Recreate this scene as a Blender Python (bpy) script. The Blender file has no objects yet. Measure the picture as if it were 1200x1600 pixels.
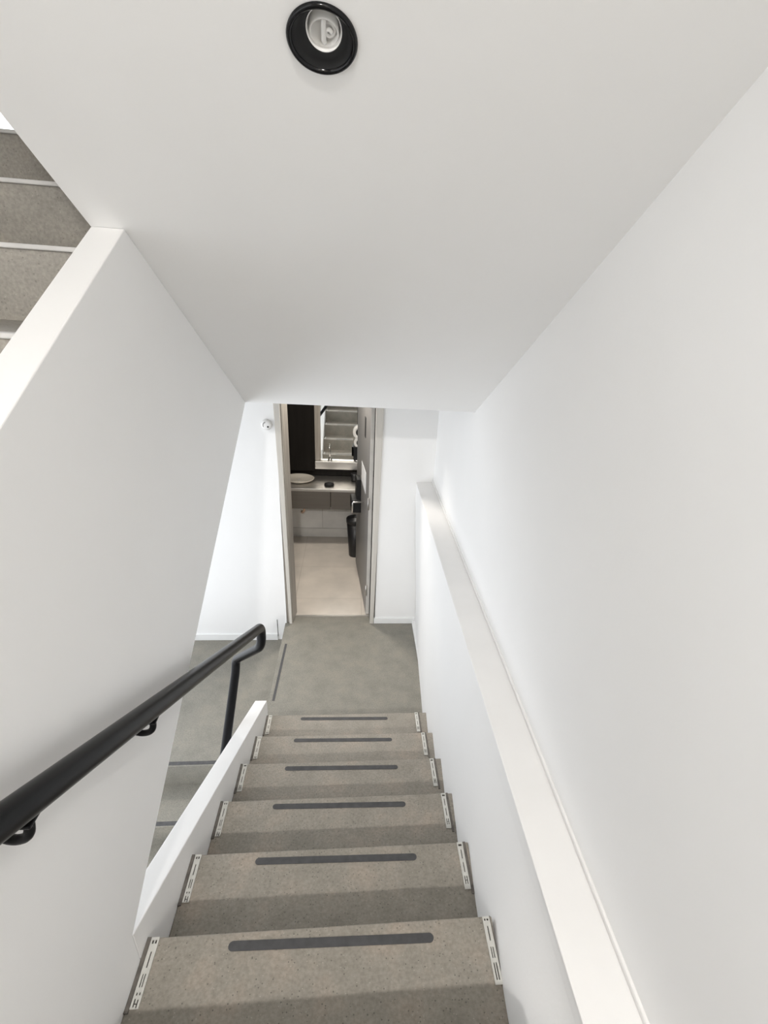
import bpy, bmesh, math
from mathutils import Vector, Matrix

S = bpy.context.scene
COL = S.collection
PI = math.pi

# ------------------------------------------------------------------ measures (metres)
RISE, RUN = 0.17, 0.3277          # main flight
D = 1.235                         # far wall
WX = 1.1154                       # right wall plane
LX = 0.990                        # ledge front edge
LZ = 1.2835                       # ledge top
T = 0.0708                        # parapet thickness
SY, SZ = 0.1225, 2.0524           # lower edge of the sloping ceiling
S2, S3 = 0.5234, 0.5074           # slopes
WA, WG = 0.9989, 0.0507           # right end of treads
XL = -1.22                        # outer side of the left flights
BY = -5.2                         # back wall
def wr(y): return WA + WG * y
def soff(y): return SZ + (SY - y) * S2
def low(y): return SZ - (SY - y) * S3

# ------------------------------------------------------------------ materials
def new_mat(name):
    m = bpy.data.materials.new(name); m.use_nodes = True
    nt = m.node_tree; b = nt.nodes['Principled BSDF']
    return m, nt, b
def N(nt, typ, **kw):
    n = nt.nodes.new(typ)
    for k, v in kw.items():
        if k.startswith('i_'): n.inputs[k[2:].replace('_', ' ')].default_value = v
        else: setattr(n, k, v)
    return n
def ramp(nt, stops):
    r = nt.nodes.new('ShaderNodeValToRGB'); e = r.color_ramp.elements
    while len(e) > 1: e.remove(e[-1])
    e[0].position = stops[0][0]; e[0].color = stops[0][1]
    for p, c in stops[1:]:
        q = e.new(p); q.color = c
    return r
def c4(c): return (c[0], c[1], c[2], 1)
def plain(name, col, rough=.5, metal=0., noise=.06, scale=12., bump=0., coat=0., spec=.5):
    m, nt, b = new_mat(name)
    tc = N(nt, 'ShaderNodeTexCoord')
    nz = N(nt, 'ShaderNodeTexNoise'); nz.inputs['Scale'].default_value = scale; nz.inputs['Detail'].default_value = 4
    nt.links.new(tc.outputs['Object'], nz.inputs['Vector'])
    r = ramp(nt, [(.3, c4([x * (1 - noise) for x in col])), (.7, c4([min(1, x * (1 + noise)) for x in col]))])
    nt.links.new(nz.outputs['Fac'], r.inputs['Fac']); nt.links.new(r.outputs['Color'], b.inputs['Base Color'])
    b.inputs['Roughness'].default_value = rough; b.inputs['Metallic'].default_value = metal
    b.inputs['Specular IOR Level'].default_value = spec
    if bump:
        n2 = N(nt, 'ShaderNodeTexNoise'); n2.inputs['Scale'].default_value = 90; n2.inputs['Detail'].default_value = 5
        nt.links.new(tc.outputs['Object'], n2.inputs['Vector'])
        bp = N(nt, 'ShaderNodeBump'); bp.inputs['Strength'].default_value = bump; bp.inputs['Distance'].default_value = .004
        nt.links.new(n2.outputs['Fac'], bp.inputs['Height']); nt.links.new(bp.outputs['Normal'], b.inputs['Normal'])
    return m
def concrete(name, col, speck=1., warm=1.):
    m, nt, b = new_mat(name); L = nt.links.new
    tc = N(nt, 'ShaderNodeTexCoord')
    big = N(nt, 'ShaderNodeTexNoise'); big.inputs['Scale'].default_value = 8; big.inputs['Detail'].default_value = 6; big.inputs['Roughness'].default_value = .62
    fine = N(nt, 'ShaderNodeTexNoise'); fine.inputs['Scale'].default_value = 130; fine.inputs['Detail'].default_value = 3
    vor = N(nt, 'ShaderNodeTexVoronoi'); vor.inputs['Scale'].default_value = 120
    vor2 = N(nt, 'ShaderNodeTexVoronoi'); vor2.inputs['Scale'].default_value = 150
    for n in (big, fine, vor, vor2): L(tc.outputs['Object'], n.inputs['Vector'])
    r = ramp(nt, [(.28, c4([col[0] * .84, col[1] * .84, col[2] * .83])), (.5, c4(col)), (.74, c4([col[0] * 1.17 * warm, col[1] * 1.14, col[2] * 1.1]))])
    L(big.outputs['Fac'], r.inputs['Fac'])
    rf = ramp(nt, [(.3, (.84, .84, .84, 1)), (.7, (1.13, 1.13, 1.13, 1))]); L(fine.outputs['Fac'], rf.inputs['Fac'])
    mx = N(nt, 'ShaderNodeMix', data_type='RGBA', blend_type='MULTIPLY'); mx.inputs[0].default_value = 1
    L(r.outputs['Color'], mx.inputs[6]); L(rf.outputs['Color'], mx.inputs[7])
    # dark pores and pale grains: only some cells of the Voronoi carry one
    def specks(v, thr, cut, colr, src):
        sep = N(nt, 'ShaderNodeSeparateColor'); L(v.outputs['Color'], sep.inputs['Color'])
        a = N(nt, 'ShaderNodeMath', operation='GREATER_THAN'); a.inputs[1].default_value = thr; L(sep.outputs[0], a.inputs[0])
        d = ramp(nt, [(cut * .6, (1, 1, 1, 1)), (cut, (0, 0, 0, 1))]); L(v.outputs['Distance'], d.inputs['Fac'])
        k = N(nt, 'ShaderNodeMath', operation='MULTIPLY'); L(a.outputs[0], k.inputs[0]); L(d.outputs['Color'], k.inputs[1])
        k2 = N(nt, 'ShaderNodeMath', operation='MULTIPLY'); L(k.outputs[0], k2.inputs[0]); k2.inputs[1].default_value = .75 * speck
        q = N(nt, 'ShaderNodeMix', data_type='RGBA'); L(k2.outputs[0], q.inputs[0]); L(src, q.inputs[6]); q.inputs[7].default_value = c4(colr)
        return q.outputs[2]
    out = specks(vor, .72, .26, [x * .28 for x in col], mx.outputs[2])
    out = specks(vor2, .86, .22, [min(1, x * 1.7) for x in col], out)
    L(out, b.inputs['Base Color'])
    b.inputs['Roughness'].default_value = .55
    bp = N(nt, 'ShaderNodeBump'); bp.inputs['Strength'].default_value = .08; bp.inputs['Distance'].default_value = .003
    L(fine.outputs['Fac'], bp.inputs['Height']); L(bp.outputs['Normal'], b.inputs['Normal'])
    return m
def wood(name, c0, c1, rough=.5, axis='Z', scale=26., spec=.5):
    m, nt, b = new_mat(name); L = nt.links.new
    tc = N(nt, 'ShaderNodeTexCoord'); mp = N(nt, 'ShaderNodeMapping')
    sc = {'X': (.06, 1, 1), 'Y': (1, .06, 1), 'Z': (1, 1, .06)}[axis]
    mp.inputs['Scale'].default_value = sc
    nz = N(nt, 'ShaderNodeTexNoise'); nz.inputs['Scale'].default_value = scale; nz.inputs['Detail'].default_value = 6; nz.inputs['Roughness'].default_value = .6
    L(tc.outputs['Object'], mp.inputs['Vector']); L(mp.outputs['Vector'], nz.inputs['Vector'])
    r = ramp(nt, [(.3, c4(c0)), (.7, c4(c1))]); L(nz.outputs['Fac'], r.inputs['Fac']); L(r.outputs['Color'], b.inputs['Base Color'])
    b.inputs['Roughness'].default_value = rough; b.inputs['Specular IOR Level'].default_value = spec
    return m
def tiles(name, col, grout, w, hgt, axes='XZ', rough=.4, off=(0, 0), gap=.006):
    m, nt, b = new_mat(name); L = nt.links.new
    tc = N(nt, 'ShaderNodeTexCoord'); sp = N(nt, 'ShaderNodeSeparateXYZ'); cb = N(nt, 'ShaderNodeCombineXYZ')
    L(tc.outputs['Object'], sp.inputs[0]); L(sp.outputs[axes[0]], cb.inputs[0]); L(sp.outputs[axes[1]], cb.inputs[1])
    mp = N(nt, 'ShaderNodeMapping'); mp.inputs['Location'].default_value = (off[0], off[1], 0); L(cb.outputs[0], mp.inputs[0])
    br = N(nt, 'ShaderNodeTexBrick', offset=0.0)
    br.inputs['Color1'].default_value = c4(col); br.inputs['Color2'].default_value = c4([x * .95 for x in col]); br.inputs['Mortar'].default_value = c4(grout)
    br.inputs['Scale'].default_value = 1; br.inputs['Mortar Size'].default_value = gap; br.inputs['Brick Width'].default_value = w; br.inputs['Row Height'].default_value = hgt
    L(mp.outputs[0], br.inputs['Vector'])
    nz = N(nt, 'ShaderNodeTexNoise'); nz.inputs['Scale'].default_value = 4; nz.inputs['Detail'].default_value = 6
    L(tc.outputs['Object'], nz.inputs['Vector'])
    r = ramp(nt, [(.3, (.86, .86, .86, 1)), (.7, (1.08, 1.07, 1.06, 1))]); L(nz.outputs['Fac'], r.inputs['Fac'])
    mx = N(nt, 'ShaderNodeMix', data_type='RGBA', blend_type='MULTIPLY'); mx.inputs[0].default_value = 1
    L(br.outputs['Color'], mx.inputs[6]); L(r.outputs['Color'], mx.inputs[7]); L(mx.outputs[2], b.inputs['Base Color'])
    b.inputs['Roughness'].default_value = rough
    return m
def brushed(name, col, rough=.3, axis='X'):
    m, nt, b = new_mat(name); L = nt.links.new
    tc = N(nt, 'ShaderNodeTexCoord'); mp = N(nt, 'ShaderNodeMapping')
    mp.inputs['Scale'].default_value = {'X': (2, 90, 90), 'Y': (90, 2, 90), 'Z': (90, 90, 2)}[axis]
    nz = N(nt, 'ShaderNodeTexNoise'); nz.inputs['Scale'].default_value = 3; nz.inputs['Detail'].default_value = 4
    L(tc.outputs['Object'], mp.inputs[0]); L(mp.outputs[0], nz.inputs['Vector'])
    r = ramp(nt, [(.3, (rough - .1,) * 3 + (1,)), (.7, (rough + .1,) * 3 + (1,))]); L(nz.outputs['Fac'], r.inputs['Fac'])
    L(r.outputs['Color'], b.inputs['Roughness'])
    b.inputs['Base Color'].default_value = c4(col); b.inputs['Metallic'].default_value = 1
    return m

M = dict(
    wall=plain('white_plaster', (.83, .825, .815), .8, noise=.012, scale=2.2, bump=.05),
    ceil=plain('ceiling_plaster', (.835, .83, .82), .8, noise=.012, scale=2.0, bump=.05),
    cap=plain('white_gloss_paint', (.83, .82, .805), .45, noise=.02, scale=5, bump=.04),
    base=plain('baseboard_paint', (.80, .80, .79), .5, noise=.02),
    tread=concrete('terrazzo_tread', (.272, .247, .208), .95, 1.05),
    land=concrete('terrazzo_landing', (.215, .203, .172), .8),
    riser=concrete('concrete_riser', (.32, .298, .263), .6),
    nose=plain('white_nosing', (.60, .585, .565), .45, noise=.06, scale=20),
    strip=plain('charcoal_rubber', (.060, .059, .060), .65, noise=.18, scale=40, bump=.2),
    plate=plain('pale_metal', (.56, .55, .51), .42, metal=.15, noise=.06, scale=60),
    slotshade=plain('dark_slotshade', (.055, .048, .042), .8, noise=.15, scale=60),  # dark backing colour stands for shade inside the plate slots
    gapshade=plain('taupe_gapshade', (.125, .112, .098), .6, noise=.25, scale=50),  # dark tone stands for the shaded gap beside the plates
    rail=plain('black_lacquer', (.0065, .0065, .007), .30, noise=.05, spec=.14),
    frame=wood('greige_door_frame', (.50, .47, .425), (.57, .54, .49), .5),
    jamb=wood('greywood_jamb', (.20, .18, .155), (.42, .385, .34), .42),
    leaf=wood('grey_door_leaf', (.185, .177, .168), (.212, .203, .194), .42),
    leafedge=plain('pale_door_edge', (.66, .63, .58), .5),
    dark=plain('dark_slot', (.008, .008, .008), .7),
    black=plain('black_plastic', (.010, .010, .011), .38, noise=.1),
    blackgloss=plain('black_gloss', (.004, .004, .005), .14, noise=.05, spec=.3),
    satin=plain('black_satin', (.012, .012, .0125), .55, noise=.05, spec=.25),
    white=plain('white_plastic', (.80, .79, .77), .4, noise=.02),
    greyplastic=plain('grey_plastic', (.30, .29, .28), .5),
    chrome=brushed('chrome', (.78, .77, .75), .14),
    steel=brushed('brushed_steel', (.62, .60, .57), .40),
    panel=wood('taupe_panel', (.085, .075, .064), (.110, .097, .084), .4, 'X'),
    espresso=wood('espresso_panel', (.006, .0052, .0042), (.012, .010, .0085), .5, spec=.12),
    mirror=brushed('mirror_silver', (.86, .87, .85), .1),
    tilefloor=tiles('beige_floor_tile', (.62, .565, .50), (.52, .47, .41), .60, .60, 'XY', .35, (.0, .17), .004),
    tilewall=tiles('pale_wall_tile', (.78, .77, .74), (.60, .58, .55), .60, .30, 'XZ', .3, (.43, .195), .004),
    tilebase=plain('pale_tile_base', (.74, .72, .68), .35, noise=.04),
    ceramic=plain('cream_ceramic', (.42, .39, .34), .25, noise=.02),
    paper=plain('white_paper', (.78, .78, .78), .7, noise=.02),
    pipe=plain('copper_beige_pipe', (.62, .43, .30), .4),
)
mm = M['mirror'].node_tree.nodes['Principled BSDF']
for l in list(mm.inputs['Roughness'].links): M['mirror'].node_tree.links.remove(l)
mm.inputs['Roughness'].default_value = .015

# ------------------------------------------------------------------ builders
ORG = {}                                   # world origin of every root
def root_of(o):
    while o.parent: o = o.parent
    return o
def obj(name, bm, mats, parent=None, loc=None, bevel=0., smooth=False, seg=2):
    """bm is in world coordinates; the object's own origin is its root's (or loc)."""
    bmesh.ops.recalc_face_normals(bm, faces=bm.faces)
    if parent is not None: org = ORG[root_of(parent)]
    elif loc is not None: org = Vector(loc)
    else: org = Vector((0, 0, 0))
    bmesh.ops.translate(bm, verts=bm.verts, vec=-org)
    me = bpy.data.meshes.new(name); bm.to_mesh(me); bm.free()
    for m in (mats if isinstance(mats, (list, tuple)) else [mats]): me.materials.append(m)
    o = bpy.data.objects.new(name, me); COL.objects.link(o)
    if smooth:
        for p in me.polygons: p.use_smooth = True
    if parent is not None: o.parent = parent
    else:
        o.location = org; ORG[o] = org
    if bevel:
        md = o.modifiers.new('edge', 'BEVEL'); md.width = bevel; md.segments = seg; md.limit_method = 'ANGLE'; md.angle_limit = .6
    return o
def empty(name, loc):
    o = bpy.data.objects.new(name, None); COL.objects.link(o); o.location = loc; o.empty_display_size = .1
    ORG[o] = Vector(loc); return o
def tag(o, label=None, cat=None, group=None, kind=None):
    if label: o['label'] = label
    if cat: o['category'] = cat
    if group: o['group'] = group
    if kind: o['kind'] = kind
    return o
def struct(o, label=None): return tag(o, label=label, kind='structure')
def box(bm, x0, x1, y0, y1, z0, z1, mi=0):
    v = [bm.verts.new((x, y, z)) for z in (z0, z1) for x, y in ((x0, y0), (x1, y0), (x1, y1), (x0, y1))]
    fs = [(0, 3, 2, 1), (4, 5, 6, 7), (0, 1, 5, 4), (1, 2, 6, 5), (2, 3, 7, 6), (3, 0, 4, 7)]
    for f in fs:
        q = bm.faces.new([v[i] for i in f]); q.material_index = mi
    return v
def B(*a):
    bm = bmesh.new(); box(bm, *a); return bm
def hexa(bm, bot, top, mi=0):
    v = [bm.verts.new(p) for p in bot] + [bm.verts.new(p) for p in top]
    for f in [(0, 3, 2, 1), (4, 5, 6, 7), (0, 1, 5, 4), (1, 2, 6, 5), (2, 3, 7, 6), (3, 0, 4, 7)]:
        q = bm.faces.new([v[i] for i in f]); q.material_index = mi
def prism_x(bm, pts, x0, x1):
    """pts: (y, z) outline extruded along x; concave outlines allowed."""
    a = [bm.verts.new((x0, y, z)) for y, z in pts]; b = [bm.verts.new((x1, y, z)) for y, z in pts]
    n = len(pts)
    bm.faces.new(a[::-1]); bm.faces.new(b)
    for i in range(n): bm.faces.new((a[i], a[(i + 1) % n], b[(i + 1) % n], b[i]))
def fillet(pts, rad, seg=8):
    pts = [Vector(p) for p in pts]; out = [pts[0]]
    for i in range(1, len(pts) - 1):
        p, a, b = pts[i], pts[i - 1], pts[i + 1]
        u, w = (a - p), (b - p); r = min(rad, u.length * .49, w.length * .49)
        s, e = p + u.normalized() * r, p + w.normalized() * r
        for k in range(seg + 1):
            t = k / seg; out.append(s * (1 - t) ** 2 + p * 2 * t * (1 - t) + e * t ** 2)
    out.append(pts[-1]); return out
def tube(bm, path, r, n=20, r1=None, cap=True):
    path = [Vector(p) for p in path]; rings = []
    t0 = (path[1] - path[0]).normalized(); nrm = t0.orthogonal().normalized()
    for i, p in enumerate(path):
        t = (path[min(i + 1, len(path) - 1)] - path[max(i - 1, 0)]).normalized()
        nrm = (nrm - t * nrm.dot(t)).normalized(); bi = t.cross(nrm)
        rr = r if r1 is None else r + (r1 - r) * i / (len(path) - 1)
        rings.append([bm.verts.new(p + (nrm * math.cos(2 * PI * k / n) + bi * math.sin(2 * PI * k / n)) * rr) for k in range(n)])
    for a, b in zip(rings, rings[1:]):
        for k in range(n): bm.faces.new((a[k], a[(k + 1) % n], b[(k + 1) % n], b[k]))
    if cap: bm.faces.new(rings[0][::-1]); bm.faces.new(rings[-1])
def lathe(bm, prof, mat=Matrix(), n=48, sx=1., sy=1., mi=0):
    """prof: (radius, height) pairs turned round local z, then moved by mat."""
    rings = []
    for r, z in prof:
        if r < 1e-6: rings.append([bm.verts.new(mat @ Vector((0, 0, z)))])
        else: rings.append([bm.verts.new(mat @ Vector((r * sx * math.cos(2 * PI * k / n), r * sy * math.sin(2 * PI * k / n), z))) for k in range(n)])
    for a, b in zip(rings, rings[1:]):
        for k in range(n):
            q = [a[k % len(a)], a[(k + 1) % len(a)], b[(k + 1) % len(b)], b[k % len(b)]]
            u = []
            for v in q:
                if v not in u: u.append(v)
            if len(u) > 2:
                f = bm.faces.new(u); f.material_index = mi
def bridge_solid(bm):
    pass

# ------------------------------------------------------------------ the setting
# landing in front of the washroom door (one step above the lower landing)
struct(obj('floor', B(-.045, 1.3, .02, 1.344, -.165, 0), M['land'], bevel=.004))
struct(obj('floor', B(XL, -.0451, -.07, 1.30, -.42, -.17), M['land'], bevel=.004))
struct(obj('floor', B(XL, WX, BY, -2.95, 1.45, 1.70), M['land']))
struct(obj('floor', B(XL, WX, -.262, 1.30, 2.65, 2.946), M['land']))
struct(obj('floor', B(XL, 1.3, BY, 1.3, -2.1, -2.0), M['land']))

# right wall and its thick lower half that ends in a level ledge
struct(obj('wall_right', B(WX, WX + .12, BY - .1, D + .1, -2.1, 5.2), M['wall']))
bm = bmesh.new()
def pitch(y): return .5 * (RISE - y / RUN * RISE + math.sqrt((RISE - y / RUN * RISE) ** 2 + .01))
cols = []
NY, NZ = 72, 8
for i in range(NY + 1):
    y = BY + (D - BY) * i / NY
    zf = min(pitch(y), 1.10); x = wr(max(y, -2.0)); zb = max(0, zf - .1)
    c = [bm.verts.new((x, y, -.3))]
    for k in range(NZ + 1):
        t = k / NZ; c.append(bm.verts.new((x + (LX - x) * t * t * (3 - 2 * t), y, zb + (LZ - zb) * t)))
    c += [bm.verts.new((WX + .02, y, LZ)), bm.verts.new((WX + .02, y, -.3))]
    cols.append(c)
m = len(cols[0])
for a, b in zip(cols, cols[1:]):
    for k in range(m):
        f = bm.faces.new((a[k], a[(k + 1) % m], b[(k + 1) % m], b[k])); f.smooth = k <= NZ - 1
bm.faces.new(cols[0][::-1]); bm.faces.new(cols[-1])
struct(obj('wall_right_lower', bm, M['wall']))
struct(obj('trim_1', B(LX - .003, WX + .01, BY, D, LZ - .001, LZ + .006), M['cap'], bevel=.003))
struct(obj('trim_2', B(WX - .007, WX + .01, BY, D, LZ + .006, LZ + .022), M['cap'], bevel=.003))

# far wall with the doorway
DX0, DX1 = -.008, .702
bm = bmesh.new()
box(bm, XL, DX0 - .025, D, 1.344, -2.1, 5.2)
box(bm, DX1 + .01, 1.3, D, 1.344, -2.1, 5.2)
box(bm, DX0 - .025, DX1 + .01, D, 1.344, 2.13, 5.2)
struct(obj('wall_far', bm, M['wall']))
struct(obj('light_block_left', B(XL - .13, XL - .005, BY - .1, -.35, 2.5, 5.2), M['wall']))  # unseen slab, added to cut the daylight reaching the parapet cap
struct(obj('light_block_left', B(XL - .13, XL - .005, -.35, 1.344, 4.3, 5.2), M['wall']))  # second unseen light blocker, set higher over the upper landing
struct(obj('wall_back', B(XL, WX + .12, BY - .1, BY, -2.1, 5.2), M['riser']))
struct(obj('baseboard_right', B(.705, WX, D - .012, D + .01, 0, .055), M['base'], bevel=.003))
struct(obj('baseboard_left', B(XL, -.112, D - .012, D + .01, -.17, -.108), M['base'], bevel=.003))
struct(obj('baseboard_side', B(1.035, 1.08, .03, D, 0, .03), M['base'], bevel=.003))
struct(obj('wall_slot', B(-.1135, -.1095, D - .002, D + .01, -.137, .035), M['dark']))  # thin dark strip drawn for a crack-like slot in the wall
# upper part of left wall: solid balustrade between the two flights
PY = -1.0242; PZ = soff(PY)
AY = -1.6889; AZ = low(AY)
bm = bmesh.new()
prism_x(bm, [(PY, PZ), (SY, SZ), (AY, AZ), (AY, -2.0), (BY, -2.0), (BY, 1.66), (-2.95, PZ - (PY + 2.95) * S3)], -T, 0)
struct(obj('wall_left', bm, M['wall'], bevel=.0025))
# sloping ceiling = boxed underside of the flight above
bm = bmesh.new()
prism_x(bm, [(SY, SZ), (SY, 2.66), (-.28, 2.93), (-2.9, 4.5), (-3.9, 4.6), (BY, 4.6), (BY, soff(-3.9)), (-3.9, soff(-3.9))], -T, WX + .02)
struct(obj('ceiling', bm, M['ceil']))
struct(obj('ceiling', B(XL, WX + .12, BY - .1, 1.344, 5.2, 5.3), M['ceil']))

# ------------------------------------------------------------------ perforated plates and grip strips
def plate(x0, y_nose, z, wd, L, holes, parent):
    """thin slotted metal plate lying along the tread's side edge, over a dark backing painted as shade in its slots"""
    us = sorted({0, wd} | {h[0] for h in holes} | {h[1] for h in holes})
    vs = sorted({0, L} | {h[2] for h in holes} | {h[3] for h in holes})
    bm = bmesh.new(); vt = {}
    def V(u, v):
        if (u, v) not in vt: vt[(u, v)] = bm.verts.new((x0 + u, y_nose - v, z + .0042))
        return vt[(u, v)]
    for i in range(len(us) - 1):
        for j in range(len(vs) - 1):
            um, vm = (us[i] + us[i + 1]) / 2, (vs[j] + vs[j + 1]) / 2
            if any(h[0] < um < h[1] and h[2] < vm < h[3] for h in holes): continue
            bm.faces.new((V(us[i], vs[j]), V(us[i + 1], vs[j]), V(us[i + 1], vs[j + 1]), V(us[i], vs[j + 1])))
    ret = bmesh.ops.extrude_face_region(bm, geom=list(bm.faces))
    bmesh.ops.translate(bm, verts=[g for g in ret['geom'] if isinstance(g, bmesh.types.BMVert)], vec=(0, 0, -.003))
    box(bm, x0 + .001, x0 + wd - .001, y_nose - L + .001, y_nose - .001, z - .001, z + .0013, 1)  # thin dark backing, painted shade seen through the slots
    return obj('slotted_plate', bm, [M['plate'], M['slotshade']], parent)
HOLES_L = [(.004, .0085, .006, .015), (.0115, .016, .006, .015), (.0085, .0115, .032, .068), (.006, .0085, .080, .108), (.0115, .014, .080, .108),
           (.005, .008, .118, .124), (.012, .015, .118, .124), (.005, .008, .130, .147), (.012, .015, .132, .149), (.008, .012, .139, .142)]
HOLES_R = [(.004, .008, .005, .011), (.011, .016, .005, .011), (.0085, .0115, .024, .060), (.006, .0085, .074, .100), (.0115, .014, .074, .100),
           (.0055, .0085, .110, .148), (.0115, .0145, .110, .148)]
HOLES_S = [(.004, .016, .006, .014), (.0085, .0115, .026, .058), (.0085, .0115, .070, .104), (.005, .008, .116, .142), (.012, .015, .116, .142), (.008, .012, .128, .131)]
def stadium(bm, xa, xb, ya, yb, w, z0, z1, n=8, rounded=True):
    d = Vector((xb - xa, yb - ya, 0)).normalized(); p = Vector((-d.y, d.x, 0)); r = w / 2
    a, b = Vector((xa, ya, 0)), Vector((xb, yb, 0)); out = []
    if rounded:
        for k in range(n + 1):
            t = -PI / 2 + PI * k / n; out.append(b - d * r + (d * math.cos(t) + p * math.sin(t)) * r)
        for k in range(n + 1):
            t = PI / 2 + PI * k / n; out.append(a + d * r + (d * math.cos(t) + p * math.sin(t)) * r)
    else: out = [a - p * r, b - p * r, b + p * r, a + p * r]
    lo = [bm.verts.new(v + Vector((0, 0, z0))) for v in out]; hi = [bm.verts.new(v + Vector((0, 0, z1))) for v in out]
    m = len(out); bm.faces.new(lo[::-1]); bm.faces.new(hi)
    for k in range(m): bm.faces.new((lo[k], lo[(k + 1) % m], hi[(k + 1) % m], hi[k]))

# ------------------------------------------------------------------ main flight
st = tag(empty('staircase', (.47, 0, 0)), 'main grey staircase going down to the washroom door, slotted metal plates along both tread ends', 'staircase')
for k in range(1, 10):
    z = RISE * k; y0 = -(k - 1) * RUN; y1 = y0 - RUN - .03
    bm = bmesh.new()
    yr = lambda y: wr(max(y, -2.0)) + .004
    hexa(bm, [(0, y1, z - .30), (yr(y1), y1, z - .30), (yr(y0), y0, z - .175), (0, y0, z - .175)], [(0, y1, z), (yr(y1), y1, z), (yr(y0), y0, z), (0, y0, z)])
    s = obj('step', bm, M['tread'], st, bevel=.004, seg=2)
    bm = bmesh.new(); stadium(bm, .2105, .7495, y0 - .033, y0 - .045, .0235, z - .001, z + .0016)
    obj('grip_strip', bm, M['strip'], s)
    xr = .8915 + max(0, 5.5 - k) * .0073
    plate(.011 + .0006 * (6 - min(k, 6)), y0 - .002, z, .020, .150, HOLES_L if k != 3 else HOLES_S, s)
    plate(xr, y0 - .003, z, .020, .158, HOLES_R if k in (6, 8) else HOLES_S, s)
    obj('gap_strip', B(.0005, .010, y0 - .160, y0 - .001, z - .002, z + .0045), M['gapshade'], s)  # dark strip coloured in for the shaded gap beside the plate
    obj('gap_strip', B(xr + .021, min(xr + .030, wr(y0 - .02) - .001), y0 - .175, y0 - .001, z - .002, z + .003), M['gapshade'], s)  # the same painted gap shade at the right end
# low solid stringer between the flights
bm = bmesh.new()
EY = .0402; EZ = AZ - (EY - AY) * S3
prism_x(bm, [(AY, AZ), (EY, EZ), (EY, -.6), (AY, -.6)], -T, 0)
obj('stringer', bm, M['cap'], st, bevel=.003)

# ------------------------------------------------------------------ lower flight (left, beyond the stringer)
lo = tag(empty('staircase', (-.6, -.07, -.17)), 'grey flight with full-width dark strips going down behind the low white stringer, seen at left', 'staircase')
for k in range(1, 6):
    z = -.17 - RISE * k; yn = -.07 - .288 * k; yb = yn + .288 + .02
    s = obj('step', B(XL, -T - .002, yn, yb, z - .2, z), M['land'], lo, bevel=.004)
    bm = bmesh.new(); stadium(bm, XL + .05, -T - .02, yn + .018, yn + .018, .027, z - .001, z + .0015, rounded=False)
    obj('grip_strip', bm, M['strip'], s)
bm = bmesh.new(); stadium(bm, XL + .05, -T - .02, -.050, -.050, .026, -.171, -.1685, rounded=False)
tag(obj('grip_strip', bm, M['strip'], loc=(-.6, -.05, -.17)), 'straight dark anti-slip strip across the edge of the lower landing, behind the white stringer', 'strip')
bm = bmesh.new(); stadium(bm, -.014, -.004, .309, .945, .017, -.001, .0015, rounded=False)
tag(obj('grip_strip', bm, M['strip'], loc=(-.01, .6, 0)), 'narrow dark anti-slip strip along the left edge of the landing before the washroom', 'strip')

# ------------------------------------------------------------------ upper flight (left, rising away)
up = tag(empty('staircase', (-.6, -2.9, 1.7)), 'grey flight with white nosings climbing behind the left parapet, at the left edge', 'staircase')
for i in range(0, 8):
    yn = -.28 - RUN * i; z = 2.945 - .1675 * i
    if z < 1.75: break
    s = obj('step', B(XL, -T - .001, yn + .012, yn + RUN + .03, z - .32, z - .001), M['riser'], up)
    bm = bmesh.new(); box(bm, XL, -T - .001, yn + .002, yn + .03, z - .009, z + .002)
    obj('nosing', bm, M['nose'], s, bevel=.003)
bm = bmesh.new()
prism_x(bm, [(SY, SZ), (SY, 2.66), (-.1, 2.66), (-2.75, 1.38), (-2.75, low(-2.75))], XL, -T)
obj('soffit', bm, M['ceil'], up)

# ------------------------------------------------------------------ handrail: one continuous bent tube
hr = tag(empty('handrail', (.06, -1.2, 1.5)), 'black tubular handrail bracketed to the left wall, hooked round at its lower end', 'handrail')
path = [(.06, -3.2, 1.938 + (3.2 - 1.998) * .53), (.06, -1.998, 1.938), (.06, -1.476, 1.662), (.06, -.425, 1.106), (.06, -.238, 1.008), (.06, -.262, .905), (-.128, -.072, .668), (-.128, -.100, .612), (-.128, -.47, .375), (-.128, -1.3, -.05)]
P = [Vector(p) for p in path]
pp = fillet(P, .052, 12)
bm = bmesh.new(); tube(bm, pp, .0235, 28)
obj('pipe', bm, M['rail'], hr, smooth=True)
for y in (-2.75, -1.895, -1.49):
    z = 1.938 + (-1.998 - y) * .53
    bm = bmesh.new()
    q = fillet([(.060, y, z - .018), (.060, y - .010, z - .056), (.030, y - .006, z - .070), (-.002, y + .002, z - .060)], .028, 8)
    tube(bm, q, .0075, 14)
    br = obj('bracket', bm, M['rail'], hr, smooth=True)
    bm = bmesh.new(); lathe(bm, [(0, 0), (.017, 0), (.017, .003), (.014, .005), (0, .005)], Matrix.Translation((0, y + .002, z - .060)) @ Matrix.Rotation(PI / 2, 4, 'Y'), 28)
    obj('wall_plate', bm, M['rail'], br)
    bm = bmesh.new(); box(bm, .048, .072, y - .02, y + .02, z - .028, z - .022)
    obj('saddle', bm, M['rail'], br, bevel=.002)

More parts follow.
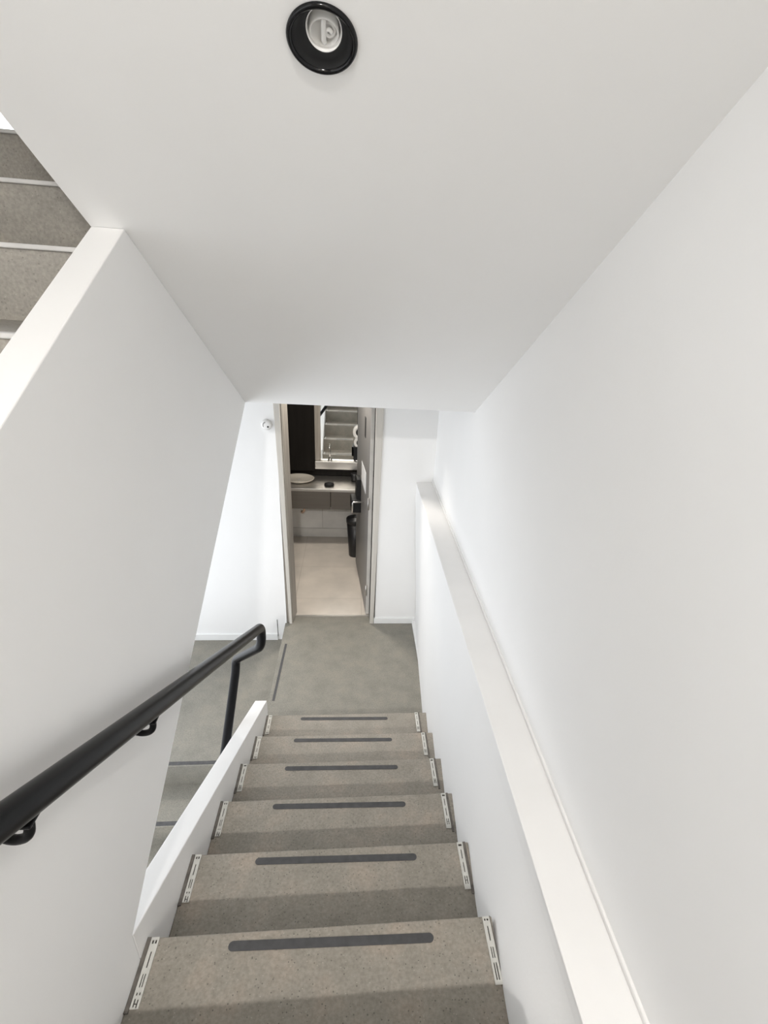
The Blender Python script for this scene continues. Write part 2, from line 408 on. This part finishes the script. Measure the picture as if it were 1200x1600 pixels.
# ------------------------------------------------------------------ recessed downlight in the sloping ceiling
lc = Vector((.4665, -1.4475, soff(-1.4475)))
nrm = Vector((0, -S2, -1)).normalized()            # out of the ceiling
ax, ay = Vector((1, 0, 0)), nrm.cross(Vector((1, 0, 0)))
rot = Matrix((ax, ay, nrm)).transposed().to_4x4()
LM = Matrix.Translation(lc) @ rot
dl = tag(empty('downlight', lc), 'round black-rimmed recessed lamp with an unlit white bulb in the sloping ceiling', 'ceiling lamp')
R0 = .0488
bm = bmesh.new()
lathe(bm, [(R0, -.002), (R0 + .0012, .002), (R0 - .0003, .0048), (R0 - .0028, .0060), (R0 - .0055, .0048), (R0 - .0065, .0015)], LM, 64)
obj('bezel', bm, M['blackgloss'], dl, smooth=True)
bm = bmesh.new()
HA, HB, HX, HY = .0252, .0318, .0030, .0122     # oval opening of the tilting inner disc
def oval(f, z, a=1., oy=0.): return [LM @ Vector((HX * f + a * ((R0 - .0065) * (1 - f) + HA * f) * math.cos(2 * PI * k / 64), HY * f + oy + a * ((R0 - .0065) * (1 - f) + HB * f) * math.sin(2 * PI * k / 64), z)) for k in range(64)]
def loft(bm, loops, cap=False):
    rr = [[bm.verts.new(p) for p in l] for l in loops]
    for a, b in zip(rr, rr[1:]):
        for k in range(64): bm.faces.new((a[k], a[(k + 1) % 64], b[(k + 1) % 64], b[k]))
    if cap: bm.faces.new(rr[-1])
loft(bm, [oval(0, .0017), oval(0, .0008), oval(.5, .0004), oval(.96, .0), oval(1, -.0008), oval(1, -.0025)])
obj('baffle', bm, M['satin'], dl, smooth=True)
bm = bmesh.new(); loft(bm, [oval(1, -.0006, .985), oval(1, -.0006, .94), oval(1, -.004, .95), oval(1, -.014, .93), oval(1, -.024, .80), oval(1, -.029, .5)], True)
obj('reflector', bm, M['white'], dl, smooth=True)
HM = LM @ Matrix.Translation((.0024, .0010, -.003))
bm = bmesh.new()
lathe(bm, [(.0185, -.027), (.0205, -.022), (.0212, -.0060), (.0204, -.0040), (.0186, -.0046), (.0178, -.012), (.0, -.016)], HM, 48)
bl = obj('lamp_holder', bm, M['white'], dl, smooth=True)
bm = bmesh.new()
pts = [HM @ Vector((.0085 * (1 - .6 * k / 35) * math.cos(2.6 - k / 35 * 8.5) + .0075, .0095 * (1 - .6 * k / 35) * math.sin(2.6 - k / 35 * 8.5), -.013 + .008 * k / 35)) for k in range(36)]
tube(bm, pts, .0026, 12)
obj('spiral_bulb', bm, M['white'], bl, smooth=True)
bm = bmesh.new()
tube(bm, fillet([HM @ Vector((.001, .017, -.015)), HM @ Vector((0, .013, -.006)), HM @ Vector((-.001, -.012, -.005)), HM @ Vector((.001, -.018, -.012))], .006, 6), .0036, 12)
obj('bulb_tube', bm, M['white'], bl, smooth=True)
# can behind the opening, inside the boxed ceiling: cut the opening through
cut = bmesh.new(); lathe(cut, [(0, -.06), (R0 - .003, -.06), (R0 - .003, .05), (0, .05)], LM, 48)
cu = obj('cutter_tmp', cut, M['white'])
ce = bpy.data.objects['ceiling']
md = ce.modifiers.new('hole', 'BOOLEAN'); md.operation = 'DIFFERENCE'; md.object = cu; md.solver = 'EXACT'
bpy.context.view_layer.update()
dg = bpy.context.evaluated_depsgraph_get()
me = bpy.data.meshes.new_from_object(ce.evaluated_get(dg))
ce.modifiers.clear(); ce.data = me
bpy.data.objects.remove(cu)

# ------------------------------------------------------------------ round device on far wall
W2 = Matrix.Translation((-.0945, D, 1.682)) @ Matrix.Rotation(PI / 2, 4, 'X')
sd = tag(empty('smoke_detector', (-.0945, D, 1.682)), 'small round white detector on the far wall, left of the door frame', 'detector')
bm = bmesh.new(); lathe(bm, [(0, -.002), (.037, -.002), (.0375, .010), (.034, .016), (.0335, .020), (.030, .026), (.020, .029), (0, .030)], W2, 48)
obj('body', bm, M['white'], sd, smooth=True)
bm = bmesh.new()
for k in range(7):
    a = 1.9 + k * .27
    c = W2 @ Vector((.021 * math.cos(a), .021 * math.sin(a), .0275))
    box(bm, c.x - .0022, c.x + .0022, c.y - .003, c.y + .001, c.z - .004, c.z + .004)
obj('grille', bm, M['greyplastic'], sd)
bm = bmesh.new(); lathe(bm, [(0, .028), (.006, .028), (.006, .031), (0, .032)], W2 @ Matrix.Translation((.012, -.010, 0)), 20)
obj('button', bm, M['satin'], sd)

# ------------------------------------------------------------------ door: frame, leaf, hardware
dr = struct(empty('door_1', (.35, D, 0)))
bm = bmesh.new()      # left post leans a touch, as in the photo
hexa(bm, [(-.008, D - .012, 0), (.014, D - .012, 0), (.014, 1.30, 0), (-.008, 1.30, 0)], [(-.047, D - .012, 2.13), (-.002, D - .012, 2.13), (-.002, 1.30, 2.13), (-.047, 1.30, 2.13)])
hexa(bm, [(.670, D - .012, 0), (.702, D - .012, 0), (.702, 1.30, 0), (.670, 1.30, 0)], [(.668, D - .012, 2.13), (.726, D - .012, 2.13), (.726, 1.30, 2.13), (.668, 1.30, 2.13)])
box(bm, -.047, .726, D - .012, 1.30, 2.08, 2.14)
obj('door_frame', bm, M['frame'], dr, bevel=.002)
bm = bmesh.new()
hexa(bm, [(-.03, D + .012, 0), (.0205, D + .012, 0), (.036, 1.40, 0), (-.03, 1.40, 0)], [(-.06, D + .012, 2.13), (.006, D + .012, 2.13), (.030, 1.40, 2.13), (-.06, 1.40, 2.13)])
obj('jamb', bm, M['jamb'], dr, bevel=.002)
bm = bmesh.new()
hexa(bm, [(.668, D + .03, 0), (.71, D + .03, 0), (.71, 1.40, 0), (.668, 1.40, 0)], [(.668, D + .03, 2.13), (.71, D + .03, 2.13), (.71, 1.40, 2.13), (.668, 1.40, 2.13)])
obj('jamb', bm, M['dark'], dr)  # near-black colour stands for the shaded gap beside the leaf
A0, A1 = Vector((.636, 1.364, 0)), Vector((.546, 2.358, 0))
ld = (A1 - A0).normalized(); ln = Vector((-ld.y, ld.x, 0)) * 1.0     # ld along the leaf, ln towards the opening (-x)
if ln.x > 0: ln = -ln
def leafpt(s, n, z): return A0 + ld * s + ln * n + Vector((0, 0, z))
def leafbox(bm, s0, s1, n0, n1, z0, z1, mi=0):
    hexa(bm, [leafpt(s0, n0, z0), leafpt(s1, n0, z0), leafpt(s1, n1, z0), leafpt(s0, n1, z0)], [leafpt(s0, n0, z1), leafpt(s1, n0, z1), leafpt(s1, n1, z1), leafpt(s0, n1, z1)], mi)
LL = (A1 - A0).length
bm = bmesh.new(); leafbox(bm, 0.001, LL, -.028, 0, .008, 2.07)
lf = obj('door_leaf', bm, M['leaf'], dr, bevel=.002)
bm = bmesh.new(); leafbox(bm, -.003, .002, -.0285, -.001, .008, 2.07)
obj('edge_band', bm, M['leafedge'], lf)
bm = bmesh.new(); leafbox(bm, .30, .365, -.001, .003, 1.50, 1.66)
obj('vision_slot', bm, M['dark'], lf)
bm = bmesh.new()
leafbox(bm, .58, .72, -.001, .040, .86, 1.05)
leafbox(bm, .56, .74, -.001, .085, .74, .86)
hd = obj('lock_case', bm, M['satin'], lf, bevel=.004)
bm = bmesh.new()
tube(bm, fillet([leafpt(.33, 0, .935), leafpt(.33, .098, .935), leafpt(.33, .098, .84)], .012, 5), .0075, 14)
obj('handle', bm, M['chrome'], lf, smooth=True)
bm = bmesh.new()
for z in (.25, 1.05, 1.85):
    tube(bm, [leafpt(-.006, .003, z - .05), leafpt(-.006, .003, z + .05)], .006, 12)
obj('hinge', bm, M['steel'], lf, smooth=True)
bm = bmesh.new(); leafbox(bm, .21, .56, .0005, .002, 1.055, 1.232)
pn = tag(obj('notice', bm, M['paper'], loc=leafpt(.4, 0, 1.055)), 'white paper notice stuck to the face of the open grey door', 'notice')

# ------------------------------------------------------------------ washroom beyond the door
YB = 2.957
struct(obj('floor', B(-.75, 1.25, 1.344, YB + .1, -.1, 0.0), M['tilefloor']))
struct(obj('trim_4', B(.016, .668, 1.332, 1.352, -.02, .003), M['steel']))
bm = bmesh.new(); box(bm, -.75, 1.25, YB, YB + .1, 0, .60)
struct(obj('wall_washroom_back', bm, M['tilewall']))
struct(obj('wall_washroom_upper', B(-.75, 1.25, YB, YB + .1, .60, 2.5), M['espresso']))
struct(obj('wall_washroom_left', B(-.85, -.75, 1.344, YB + .1, 0, 2.5), M['espresso']))
struct(obj('wall_washroom_right', B(1.25, 1.35, 1.344, YB + .1, 0, 2.5), M['wall']))
struct(obj('ceiling', B(-.85, 1.35, 1.344, YB + .1, 2.4, 2.5), M['ceil']))
struct(obj('baseboard_washroom', B(-.74, 1.24, YB - .010, YB, 0, .105), M['tilebase'], bevel=.002))
bm = bmesh.new(); box(bm, -.70, .105, YB - .06, YB, .80, 2.2)
tag(obj('wall_panel', bm, M['espresso'], loc=(-.3, YB, .8), bevel=.004), 'tall near-black panel on the washroom back wall, left of the mirror', 'panel')
mr = tag(empty('mirror', (.4, YB, .92)), 'tall washroom mirror above the steel shelf, reflecting the stairs', 'mirror')
bm = bmesh.new()
TL = .0085
def my(z): return YB - .04 + (z - .92) * -0 
hexa(bm, [(.165, YB - .040, .921), (.80, YB - .040, .921), (.80, YB - .005, .921), (.165, YB - .005, .921)], [(.165, YB - .040 + TL * 1.28, 2.2), (.80, YB - .040 + TL * 1.28, 2.2), (.80, YB - .005, 2.2), (.165, YB - .005, 2.2)])
obj('glass', bm, M['mirror'], mr)
bm = bmesh.new(); box(bm, .106, .166, YB - .055, YB, .9215, 2.2)
obj('frame', bm, M['jamb'], mr, bevel=.003)
bm = bmesh.new(); box(bm, .106, .85, YB - .092, YB, .836, .9205)
tag(obj('shelf', bm, M['steel'], loc=(.45, YB, .836), bevel=.004), 'brushed steel shelf below the washroom mirror', 'shelf')
# counter
CF = 2.535; CZ = .735
vc = tag(empty('washroom_counter', (.25, CF, .5)), 'wall-hung steel washroom counter with a taupe front', 'counter')
obj('countertop', B(-.74, .80, CF - .004, YB - .001, CZ - .03, CZ), M['steel'], vc, bevel=.004)
f = obj('front_panel', B(-.74, .280, CF, CF + .02, .512, CZ - .03), M['panel'], vc, bevel=.002)
f2 = obj('front_panel', B(.284, .80, CF, CF + .02, .512, CZ - .03), M['panel'], vc, bevel=.002)
obj('carcass', B(-.73, .79, CF + .02, YB, .53, CZ - .031), M['espresso'], vc)
bs = tag(empty('basin', (-.05, 2.77, CZ)), 'cream oval basin on the left of the steel counter', 'basin')
bm = bmesh.new(); lathe(bm, [(.0, .004), (.12, .004), (.150, .020), (.160, .034), (.156, .037), (.148, .033), (.120, .016), (.05, .010), (0, .009)], Matrix.Translation((-.055, 2.77, CZ - .003)), 48, 1, .85)
obj('bowl', bm, M['ceramic'], bs, smooth=True)
bm = bmesh.new(); lathe(bm, [(0, .0085), (.014, .0085), (.014, .013), (0, .014)], Matrix.Translation((-.055, 2.77, CZ - .003)), 24)
obj('drain', bm, M['greyplastic'], bs)
bm = bmesh.new(); lathe(bm, [(0, 0), (.032, 0), (.045, .008), (.042, .026), (.022, .036), (0, .038)], Matrix.Translation((.265, 2.635, CZ)), 32, 1.15, .8)
tag(obj('soap_dish', bm, M['satin'], loc=(.265, 2.635, CZ), smooth=True), 'small dark rounded soap dish on the middle of the steel counter', 'soap dish')
bm = bmesh.new(); lathe(bm, [(0, 0), (.034, 0), (.038, .085), (.035, .086), (.032, .01), (0, .008)], Matrix.Translation((.522, 2.80, CZ)), 32)
tag(obj('cup', bm, M['black'], loc=(.522, 2.80, CZ), smooth=True), 'black cup at the right end of the steel counter beside the door', 'cup')
# tap on the shelf
tp = tag(empty('faucet', (.262, YB - .06, .921)), 'slim chrome tap at the foot of the mirror', 'tap')
bm = bmesh.new(); tube(bm, fillet([(.262, YB - .066, .923), (.258, YB - .066, 1.06), (.255, YB - .08, 1.085), (.262, YB - .105, 1.05)], .03, 6), .008, 14)
obj('spout', bm, M['chrome'], tp, smooth=True)
bm = bmesh.new(); lathe(bm, [(0, 0), (.023, 0), (.020, .02), (.010, .034), (0, .036)], Matrix.Translation((.262, YB - .066, .921)), 24)
obj('foot', bm, M['chrome'], tp, smooth=True)
# dispenser at the right
ds = tag(empty('roll_dispenser', (.56, YB - .06, .921)), 'black and white dispenser on the mirror shelf, beside the door leaf', 'dispenser')
bm = bmesh.new(); box(bm, .508, .60, YB - .074, YB - .044, .935, 1.085)
obj('body', bm, M['black'], ds, bevel=.006)
for zc, rr in ((1.125, .062), (1.235, .075)):
    Q = Matrix.Translation((.575, YB - .046, zc)) @ Matrix.Rotation(PI / 2, 4, 'X')
    bm = bmesh.new(); lathe(bm, [(0, 0), (rr, 0), (rr, .02), (rr * .80, .026), (rr * .58, .020)], Q, 40)
    rl = obj('roll', bm, M['white'], ds, smooth=False)
    bm = bmesh.new(); lathe(bm, [(rr * .60, .018), (rr * .4, .026), (0, .027)], Q, 40)
    obj('core', bm, M['black'], rl, smooth=True)
for x in (.522, .585):
    bm = bmesh.new(); lathe(bm, [(0, 0), (.012, 0), (.009, .015), (0, .016)], Matrix.Translation((x, YB - .058, .9215)), 20)
    obj('foot', bm, M['chrome'], ds)
# pipe below
bm = bmesh.new(); tube(bm, fillet([(.0, 2.66, .515), (.0, 2.66, .44), (-.03, 2.70, .40), (-.035, 2.76, .39)], .03, 6), .013, 16)
tag(obj('drain_pipe', bm, M['pipe'], vc, smooth=True), 'short beige waste pipe')
# bin
wb = tag(empty('waste_bin', (.535, 2.50, 0)), 'black tapered waste bin half hidden by the open door', 'bin')
Q = Matrix.Translation((.535, 2.50, .001))
bm = bmesh.new(); lathe(bm, [(0, 0), (.055, 0), (.060, .006), (.086, .40), (.082, .40), (.056, .012), (0, .01)], Q, 40)
obj('body', bm, M['black'], wb, smooth=True)
bm = bmesh.new(); lathe(bm, [(.084, .385), (.091, .39), (.092, .43), (.088, .437), (.082, .433), (.082, .385)], Q, 40)
obj('rim', bm, M['black'], wb, smooth=True)

# ------------------------------------------------------------------ light
w = bpy.data.worlds.new('World'); S.world = w; w.use_nodes = True
bg = w.node_tree.nodes['Background']
bg.inputs['Color'].default_value = (.915, .952, 1.0, 1); bg.inputs['Strength'].default_value = 2.2
def area(name, loc, to, sx, sy, power, col, shape='RECTANGLE'):
    l = bpy.data.lights.new(name, 'AREA'); l.shape = shape; l.size = sx; l.size_y = sy; l.energy = power; l.color = col
    o = bpy.data.objects.new(name, l); COL.objects.link(o); o.location = loc
    o.rotation_euler = (Vector(to) - Vector(loc)).to_track_quat('-Z', 'Y').to_euler(); return o
area('landing_lamp', (.45, -4.85, 3.98), (.45, -4.4, 0), .17, .17, 120, (1, .98, .96), 'DISK')
area('washroom_fill', (.32, 1.66, 2.38), (.32, 1.30, 0), .22, .22, 25, (1, .94, .86), 'DISK')  # unseen source, added to brighten the washroom floor

# ------------------------------------------------------------------ camera
f_px, px, py = 796.97, 637.66, 860.73
yaw, pit, rol = .12034, .46775, .06821
fw = Vector((math.sin(yaw) * math.cos(pit), math.cos(yaw) * math.cos(pit), -math.sin(pit)))
rt = Vector((math.cos(yaw), -math.sin(yaw), 0)); upv = rt.cross(fw)
r2 = rt * math.cos(rol) + upv * math.sin(rol); u2 = upv * math.cos(rol) - rt * math.sin(rol)
cd = bpy.data.cameras.new('camera'); cam = bpy.data.objects.new('camera', cd); COL.objects.link(cam)
mat = Matrix((r2, u2, -fw)).transposed().to_4x4(); mat.translation = Vector((.51947, -2.42134, 2.56404))
cam.matrix_world = mat
cd.sensor_fit = 'AUTO'; cd.sensor_width = 36; cd.lens = f_px / 1600 * 36
cd.shift_x = -(px - 600) / 1600; cd.shift_y = (py - 800) / 1600
cd.clip_start = .02
S.camera = cam
S.view_settings.view_transform = 'Standard'; S.view_settings.look = 'None'; S.view_settings.gamma = 1; S.view_settings.use_curve_mapping = False
S.view_settings.exposure = .22
